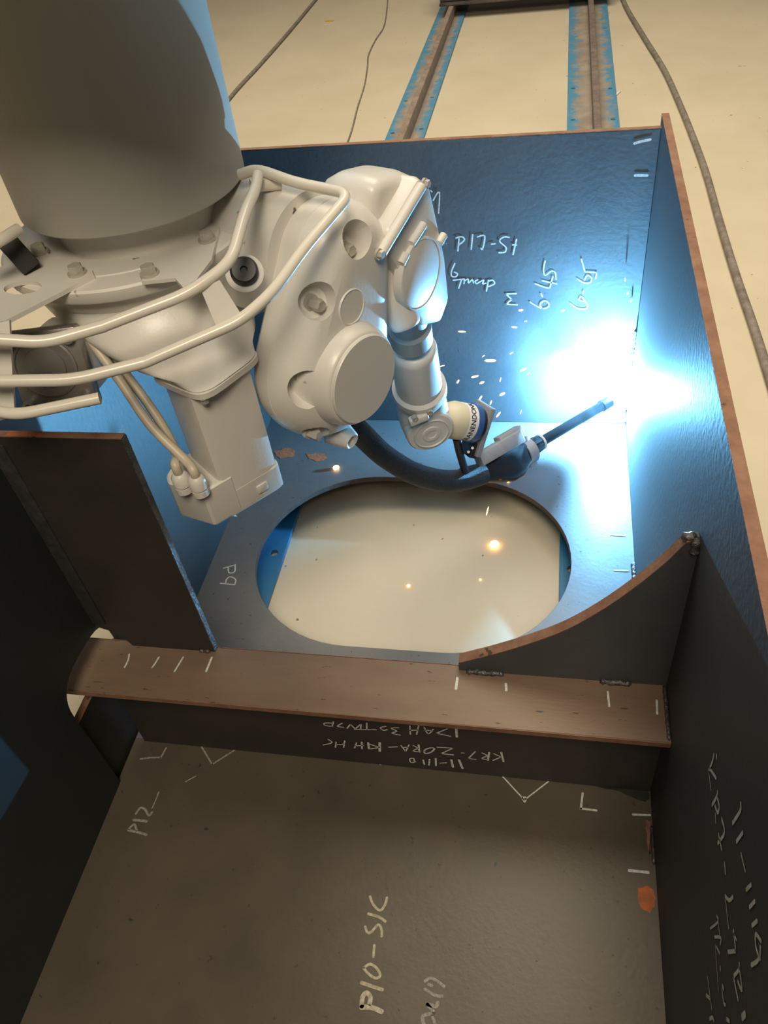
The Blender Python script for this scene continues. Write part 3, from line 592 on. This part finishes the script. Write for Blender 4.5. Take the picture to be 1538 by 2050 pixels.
# bare axis-one motor plate behind the guard
gp0 = at(104, 738, 1.155); gn = (CAM-gp0).normalized()*.9 + V((-.35, -.1, -.25)); gax = basis(gn, (0, 0, 1)); gn = gax[2]
b = MB(); b.box(gp0, gax, (.110, .118, .022), .004); AM = b.build('drive_plate', 'greymetal', RB)
MB().box(gp0-gn*.06+gax[0]*.012, gax, (.085, .095, .10), .012).build('drive_motor', 'white3', AM, 30)
gcn = at(92, 735, 1.143)
MB().lathe(gcn, gn, [(-.004, .046), (.003, .045), (.004, .042), (.002, .041), (.002, .030), (.004, .029), (.006, .012), (.006, .001)], 48).build('drive_cap', 'greymetal', AM, 25)
for sx in (-1, 1):
    for sy in (-1, 1): MB().lathe(gp0+gax[0]*(.043*sx)+gax[1]*(.047*sy)+gn*.010, gn, [(0, .0095), (.010, .0095), (.010, .005), (.004, .005)], 18).build('bolt', 'greymetal', AM)
MB().box(at(34, 505, 1.12), basis(CAM-at(34, 505, 1.12), (-.45, 0, 1)), (.028, .055, .05), .003).build('connector_block', 'dark', RB)
# ---- guard: sheet bracket and bent protective tubes
gz = ZP+.002
gb = [(-60, 560), (0, 541), (70, 505), (125, 520), (186, 545), (190, 556), (22, 643), (-40, 670)]
pl = [onz(x, y, gz) for x, y in gb]
hol = MB(); hc = [onz(48+38*math.cos(a)+0, 581+13*math.sin(a)-3*math.cos(a), gz) for a in [2*math.pi*k/28 for k in range(28)]]
hol.rings([[V((p.x, p.y, gz-.03)) for p in hc], [V((p.x, p.y, gz+.03)) for p in hc]])
b = MB(); b.prism([(p.x, p.y) for p in pl], (V((0, 0, gz)), X, Y, Z), [(-.002, 0), (.004, 0)])
GB = b.build('guard_bracket', 'white3', RB, 30, cut=hol)
# tab hanging from the bracket
tp = [at(-40, 652, .985), at(22, 640, .985), at(33, 832, 1.03), at(-40, 850, 1.03)]
tn = ((tp[1]-tp[0]).cross(tp[2]-tp[0])).normalized()
b = MB(); b.rings([[p for p in tp], [V(p)-tn*.006 for p in tp]]); b.build('guard_tab', 'white3', GB, 30)
wing = [(285, 569), (352, 562), (376, 590), (425, 525), (446, 440), (420, 440), (400, 487), (300, 530)]
pl = [onz(x, y, gz) for x, y in wing]
b = MB(); b.prism([(p.x, p.y) for p in pl], (V((0, 0, gz)), X, Y, Z), [(-.001, 0), (.004, 0)]); b.build('guard_bracket', 'white3', RB, 30)
d1, d2 = .975, .985
tabw = [at(402, 578, 1.0), at(440, 560, 1.0), at(490, 640, 1.02), at(440, 668, 1.02)]
tn = ((tabw[1]-tabw[0]).cross(tabw[2]-tabw[0])).normalized(); b = MB(); b.rings([tabw, [V(p)-tn*.005 for p in tabw]]); b.build('guard_tab', 'white3', RB, 30)
gt = .0078
MB().tube([at(x, y, d) for x, y, d in ((-60, 678, .95), (0, 680, .955), (90, 686, .965), (210, 652, .98))], gt, 16, bend=.02).build('guard_tube', 'tube', RB)
MB().tube([at(x, y, d) for x, y, d in ((206, 653, .98), (376, 588, .99), (462, 527, 1.0), (490, 425, 1.04), (512, 378, 1.08), (516, 350, 1.10))], gt*.97, 16, bend=.025).build('guard_tube', 'tube', RB)
MB().tube([at(x, y, d) for x, y, d in ((-60, 762, .97), (0, 763, .975), (148, 761, .985), (290, 725, .995))], gt, 16, bend=.025).build('guard_tube', 'tube', RB)
MB().tube([at(x, y, d) for x, y, d in ((288, 726, .995), (482, 642, 1.0), (546, 585, 1.01), (612, 493, 1.03), (702, 388, 1.06), (592, 366, 1.10), (515, 338, 1.12), (480, 350, 1.13))], gt*.97, 16, bend=.022).build('guard_tube', 'tube', RB)
MB().tube([at(x, y, d) for x, y, d in ((-60, 790, 1.0), (-10, 824, 1.0), (40, 830, 1.0), (200, 797, 1.01))], gt*.97, 16, bend=.02).build('guard_tube', 'tube', RB)
MB().tube([at(x, y, d) for x, y, d in ((-50, 512, 1.05), (0, 482, 1.05), (38, 458, 1.07))], gt*.97, 16, bend=.02).build('guard_tube', 'tube', RB)
MB().tube([at(x, y, d) for x, y, d in ((502, 372, 1.12), (562, 366, 1.13))], .0095, 16, 0).build('guard_stub', 'tube', RB)

# ------------------------------------------------------------------ welding torch held by the robot
TT = thing('welding_torch', 'black welding torch with thick braided hose, clamped in a silver bracket below the robot wrist', 'welding torch', at(1010, 930, 1.87))
n0, n1 = at(1078, 888, 1.95), at(1222, 803, 2.05); nd = (n1-n0).normalized(); nl = (n1-n0).length
b = MB(); b.lathe(n0, nd, [(0, .0125), (nl*.86, .0125), (nl*.87, .0150), (nl*.99, .0145), (nl, .009)], 28); b.build('torch_neck', 'copper', TT)
b = MB(); rr = [[] for _ in range(6)]
r_, u_, _ = basis(nd); cc = n0
for j, (tt, rad) in enumerate(((-.030, .020), (-.026, .0225), (-.004, .0205), (.004, .019), (.006, .015), (.010, .0128))):
    for k in range(48):
        a_ = 2*math.pi*k/48; q_ = rad*(1-.07*(k % 6 < 2 and 0 < j < 4)); rr[j].append(cc+nd*tt+(r_*math.cos(a_)+u_*math.sin(a_))*q_)
b.rings(rr); b.build('ribbed_collar', 'blackp', TT, 30)
MB().lathe(n0, nd, [(.0045, .0195), (.0105, .0195), (.012, .0165)], 32).build('collar_ring', 'label', TT)
# clamp
k0 = at(1054, 905, 1.925); kr, ku, kn = basis(nd, U_)
b = MB(); b.lathe(k0-nd*.012, nd, [(0, .031), (.026, .031)], 40); b.box(k0+ku*.022, (kr, ku, kn), (.034, .03, .026), .003); b.box(k0-ku*.030, (kr, ku, kn), (.022, .014, .022), .003); CL = b.build('clamp', 'alu', TT, 30)
MB().lathe(k0-ku*.032+kr*.005, -F_, [(0, .005), (.014, .005), (.014, .0025), (.010, .0025)], 14).build('clamp_screw', 'blackp', CL)
# arm of the bracket: a milled bar and an upright plate
er, eu, en = basis(nd, U_)
e0 = at(1000, 897, 1.845); m0 = at(1020, 874, 1.868)
b = MB(); b.box(e0, (er, eu, en), (.030, .030, .130), .003); b.box(m0, (er, eu, en), (.028, .026, .070), .003); b.build('bracket_bar', 'alu', TT, 30)
q0, q1 = at(966, 812, 1.745), at(950, 902, 1.785); qd = (q0-q1).normalized(); qr, qu, qn = basis(td, qd)
b = MB(); b.box((q0+q1)/2, (qr, qu, qn), (.070, (q1-q0).length+.008, .013), .002); b.build('bracket_plate', 'alu', TT, 30)
b = MB(); b.box(at(941, 896, 1.775), (qr, qu, qn), (.05, .034, .020), .003); MBk = b.build('mount_block', 'blackp', TT, 30)
for x, y in ((938, 886), (946, 897), (938, 905)): MB().lathe(at(x, y, 1.745), -F_, [(0, .003), (.003, .003), (.003, .0016), (.001, .0016)], 12).build('screw', 'greymetal', MBk)
# handle, boot and hose
h0, h1 = at(955, 950, 1.85), at(1046, 908, 1.92); hd = (h1-h0).normalized(); hr_, hu, _ = basis(hd, U_); hl = (h1-h0).length
b = MB(); b.loft([(h0+hd*(hl*f_)+hu*(o_), hr_, hu, a1, a2, 2.8) for f_, a1, a2, o_ in ((0, .020, .019, 0), (.12, .025, .025, -.002), (.35, .030, .033, -.007), (.6, .033, .039, -.011), (.8, .033, .038, -.010), (1.0, .028, .030, -.002))], 32); b.build('handle', 'blackp', TT, 50)
b = MB(); c0 = at(926, 958, 1.82)
pr = []
for i in range(13): t_ = i/12; pr.append((t_*(h0-c0).length, .0225 + (.0018 if i % 2 else 0) - .003*t_*0))
b.lathe(c0, (h0-c0), pr, 28); b.build('ribbed_boot', 'black', TT, 60)
MB().lathe(at(1000, 957, 1.86), (-U_), [(-.01, .006), (.004, .006), (.006, .004)], 16).build('button', 'red', TT)
hs = [(968, 948, 1.845), (930, 960, 1.82), (885, 962, 1.79), (830, 948, 1.75), (775, 916, 1.70), (735, 880, 1.65), (705, 848, 1.60), (668, 800, 1.55), (640, 760, 1.52)]
MB().tube([at(*h) for h in hs], .0245, 22, 6).build('hose', 'braid', TT)
b = MB(); b.tube([at(914, 878, 1.72), at(920, 905, 1.76), at(932, 945, 1.80)], .0085, 14, 5); b.build('sensor_cable', 'black', TT)

# ------------------------------------------------------------------ arc, sparks
ARC = V((-.032, -.045, .135))
b = MB(); b.lathe(ARC-Z*.007, Z, [(.007-.007*math.cos(math.pi*k/10), .007*math.sin(math.pi*k/10)) for k in range(11)], 20)
tag(b.build('welding_arc', 'arc', loc=ARC), 'dazzling white blue welding arc at the torch tip in the box corner', 'welding arc')
# thin welding smoke drifting up the corner: a real cloud that scatters the arc's light
sm = bpy.data.materials.new('welding_smoke'); sm.use_nodes = True; t = sm.node_tree; N = t.nodes; L = t.links; N.remove(N['Principled BSDF'])
vs = N.new('ShaderNodeVolumeScatter'); vs.inputs['Color'].default_value = (.9, .93, 1, 1); L.new(vs.outputs[0], N['Material Output'].inputs['Volume'])
tc = N.new('ShaderNodeTexCoord'); mp = N.new('ShaderNodeMapping'); L.new(tc.outputs['Generated'], mp.inputs[0]); mp.inputs['Location'].default_value = (-1, -1, -1); mp.inputs['Scale'].default_value = (2, 2, 2)
ln_ = N.new('ShaderNodeVectorMath'); ln_.operation = 'LENGTH'; L.new(mp.outputs[0], ln_.inputs[0])
fall = N.new('ShaderNodeMapRange'); fall.interpolation_type = 'SMOOTHSTEP'; fall.inputs['From Min'].default_value = 1.0; fall.inputs['From Max'].default_value = .15; L.new(ln_.outputs['Value'], fall.inputs[0])
nz = N.new('ShaderNodeTexNoise'); nz.inputs['Scale'].default_value = 7; nz.inputs['Detail'].default_value = 4; nz.inputs['Distortion'].default_value = .8; L.new(tc.outputs['Object'], nz.inputs['Vector'])
wv = N.new('ShaderNodeMapRange'); wv.interpolation_type = 'SMOOTHSTEP'; wv.inputs['From Min'].default_value = .38; wv.inputs['From Max'].default_value = .68; wv.inputs['To Min'].default_value = .12; L.new(nz.outputs['Fac'], wv.inputs[0])
m1 = N.new('ShaderNodeMath'); m1.operation = 'MULTIPLY'; L.new(fall.outputs[0], m1.inputs[0]); L.new(wv.outputs[0], m1.inputs[1])
m2 = N.new('ShaderNodeMath'); m2.operation = 'MULTIPLY'; L.new(m1.outputs[0], m2.inputs[0]); m2.inputs[1].default_value = SMOKE; L.new(m2.outputs[0], vs.inputs['Density'])
M['smoke'] = sm
sc_ = V((-.175, -.150, .345)); b = MB(); b.lathe(V((0, 0, 0)), Z, [(-.335*math.cos(math.pi*k/14), math.sin(math.pi*k/14)) for k in range(15)], 28)
for v in b.b.verts: v.co = sc_ + V((v.co.x*.168, v.co.y*.143, v.co.z))
tag(b.build('smoke_plume', 'smoke', loc=sc_), 'thin blue lit welding smoke drifting up the box corner above the arc', 'smoke', kind='stuff')
scene.cycles.volume_bounces = 0; scene.cycles.volume_step_rate = 1.5; scene.cycles.volume_max_steps = 96
def spark(p, d, ln, rad, m, label, group, cat='spark'):
    b = MB(); d = V(d).normalized(); b.lathe(V((0, 0, 0)), d, [(-ln/2, rad*.25), (-ln*.36, rad*.8), (0, rad), (ln*.36, rad*.75), (ln/2, rad*.2)], 8)
    for v in b.b.verts: v.co += V(p)
    tag(b.build('spark', m, loc=p, sharp=80), label, cat, group)
FS = [(925, 664, 16, 5, 0), (1043, 621, 10, 6, .2), (1127, 622, 8, 5, .5), (982, 722, 24, 8, .05), (1048, 740, 15, 6, .45), (1030, 655, 12, 5, -.05), (1053, 643, 6, 3, .2), (951, 754, 16, 6, .3), (965, 766, 11, 6, .4), (917, 764, 9, 5, 1.0), (1006, 789, 13, 7, .5), (962, 797, 12, 5, 1.0), (983, 806, 10, 4, 1.2),
      (998, 830, 14, 5, .9), (1024, 707, 8, 3, .5), (1108, 721, 7, 4, .1), (1043, 825, 9, 2.5, 1.3), (1225, 449, 14, 6, 1.45), (1245, 484, 5, 3, 1.2), (1252, 560, 9, 3, 1.5), (1257, 587, 7, 5, 1.2), (1264, 602, 6, 3, .9), (884, 733, 14, 3, .3), (968, 713, 7, 2.5, .7), (1002, 760, 10, 2.5, 1.3), (1058, 748, 6, 2.5, .8), (976, 1023, 19, 4, 1.3)]
for i, (x, y, ln, wd, ang) in enumerate(FS):
    d = 1.84 + .10*((i*37) % 10)/10
    if y > 1000: d = 1.75
    p = at(x, y, d); spark(p, R_*math.cos(ang)+U_*math.sin(ang)+F_*.2, ln/FPX*d, wd*.36/FPX*d, 'spark', 'orange white hot spark flying through the air inside the steel box', 'sparks flying through the air')
for x, y, z, rad in ((673, 936, 0, .0065), (1044, 944, 0, .005), (1018, 963, 0, .0035), (1268, 975, .0, .003)):
    p = onz(x, y, z+rad*.7); spark(p, (1, .5, 0), rad*2.6, rad, 'spatter', 'glowing orange spatter bead lying on the steel bottom plate around the oval hole', 'spatter beads on the bottom plate', 'spatter')
for x, y, rad in ((990, 1089, .0095), (818, 1172, .003), (962, 1160, .002)):
    p = onz(x, y, ZF+rad*.7); spark(p, (1, .3, 0), rad*2.4, rad, 'spatter', 'glowing orange spatter bead on the pale floor seen through the oval hole', 'spatter beads on the floor', 'spatter')
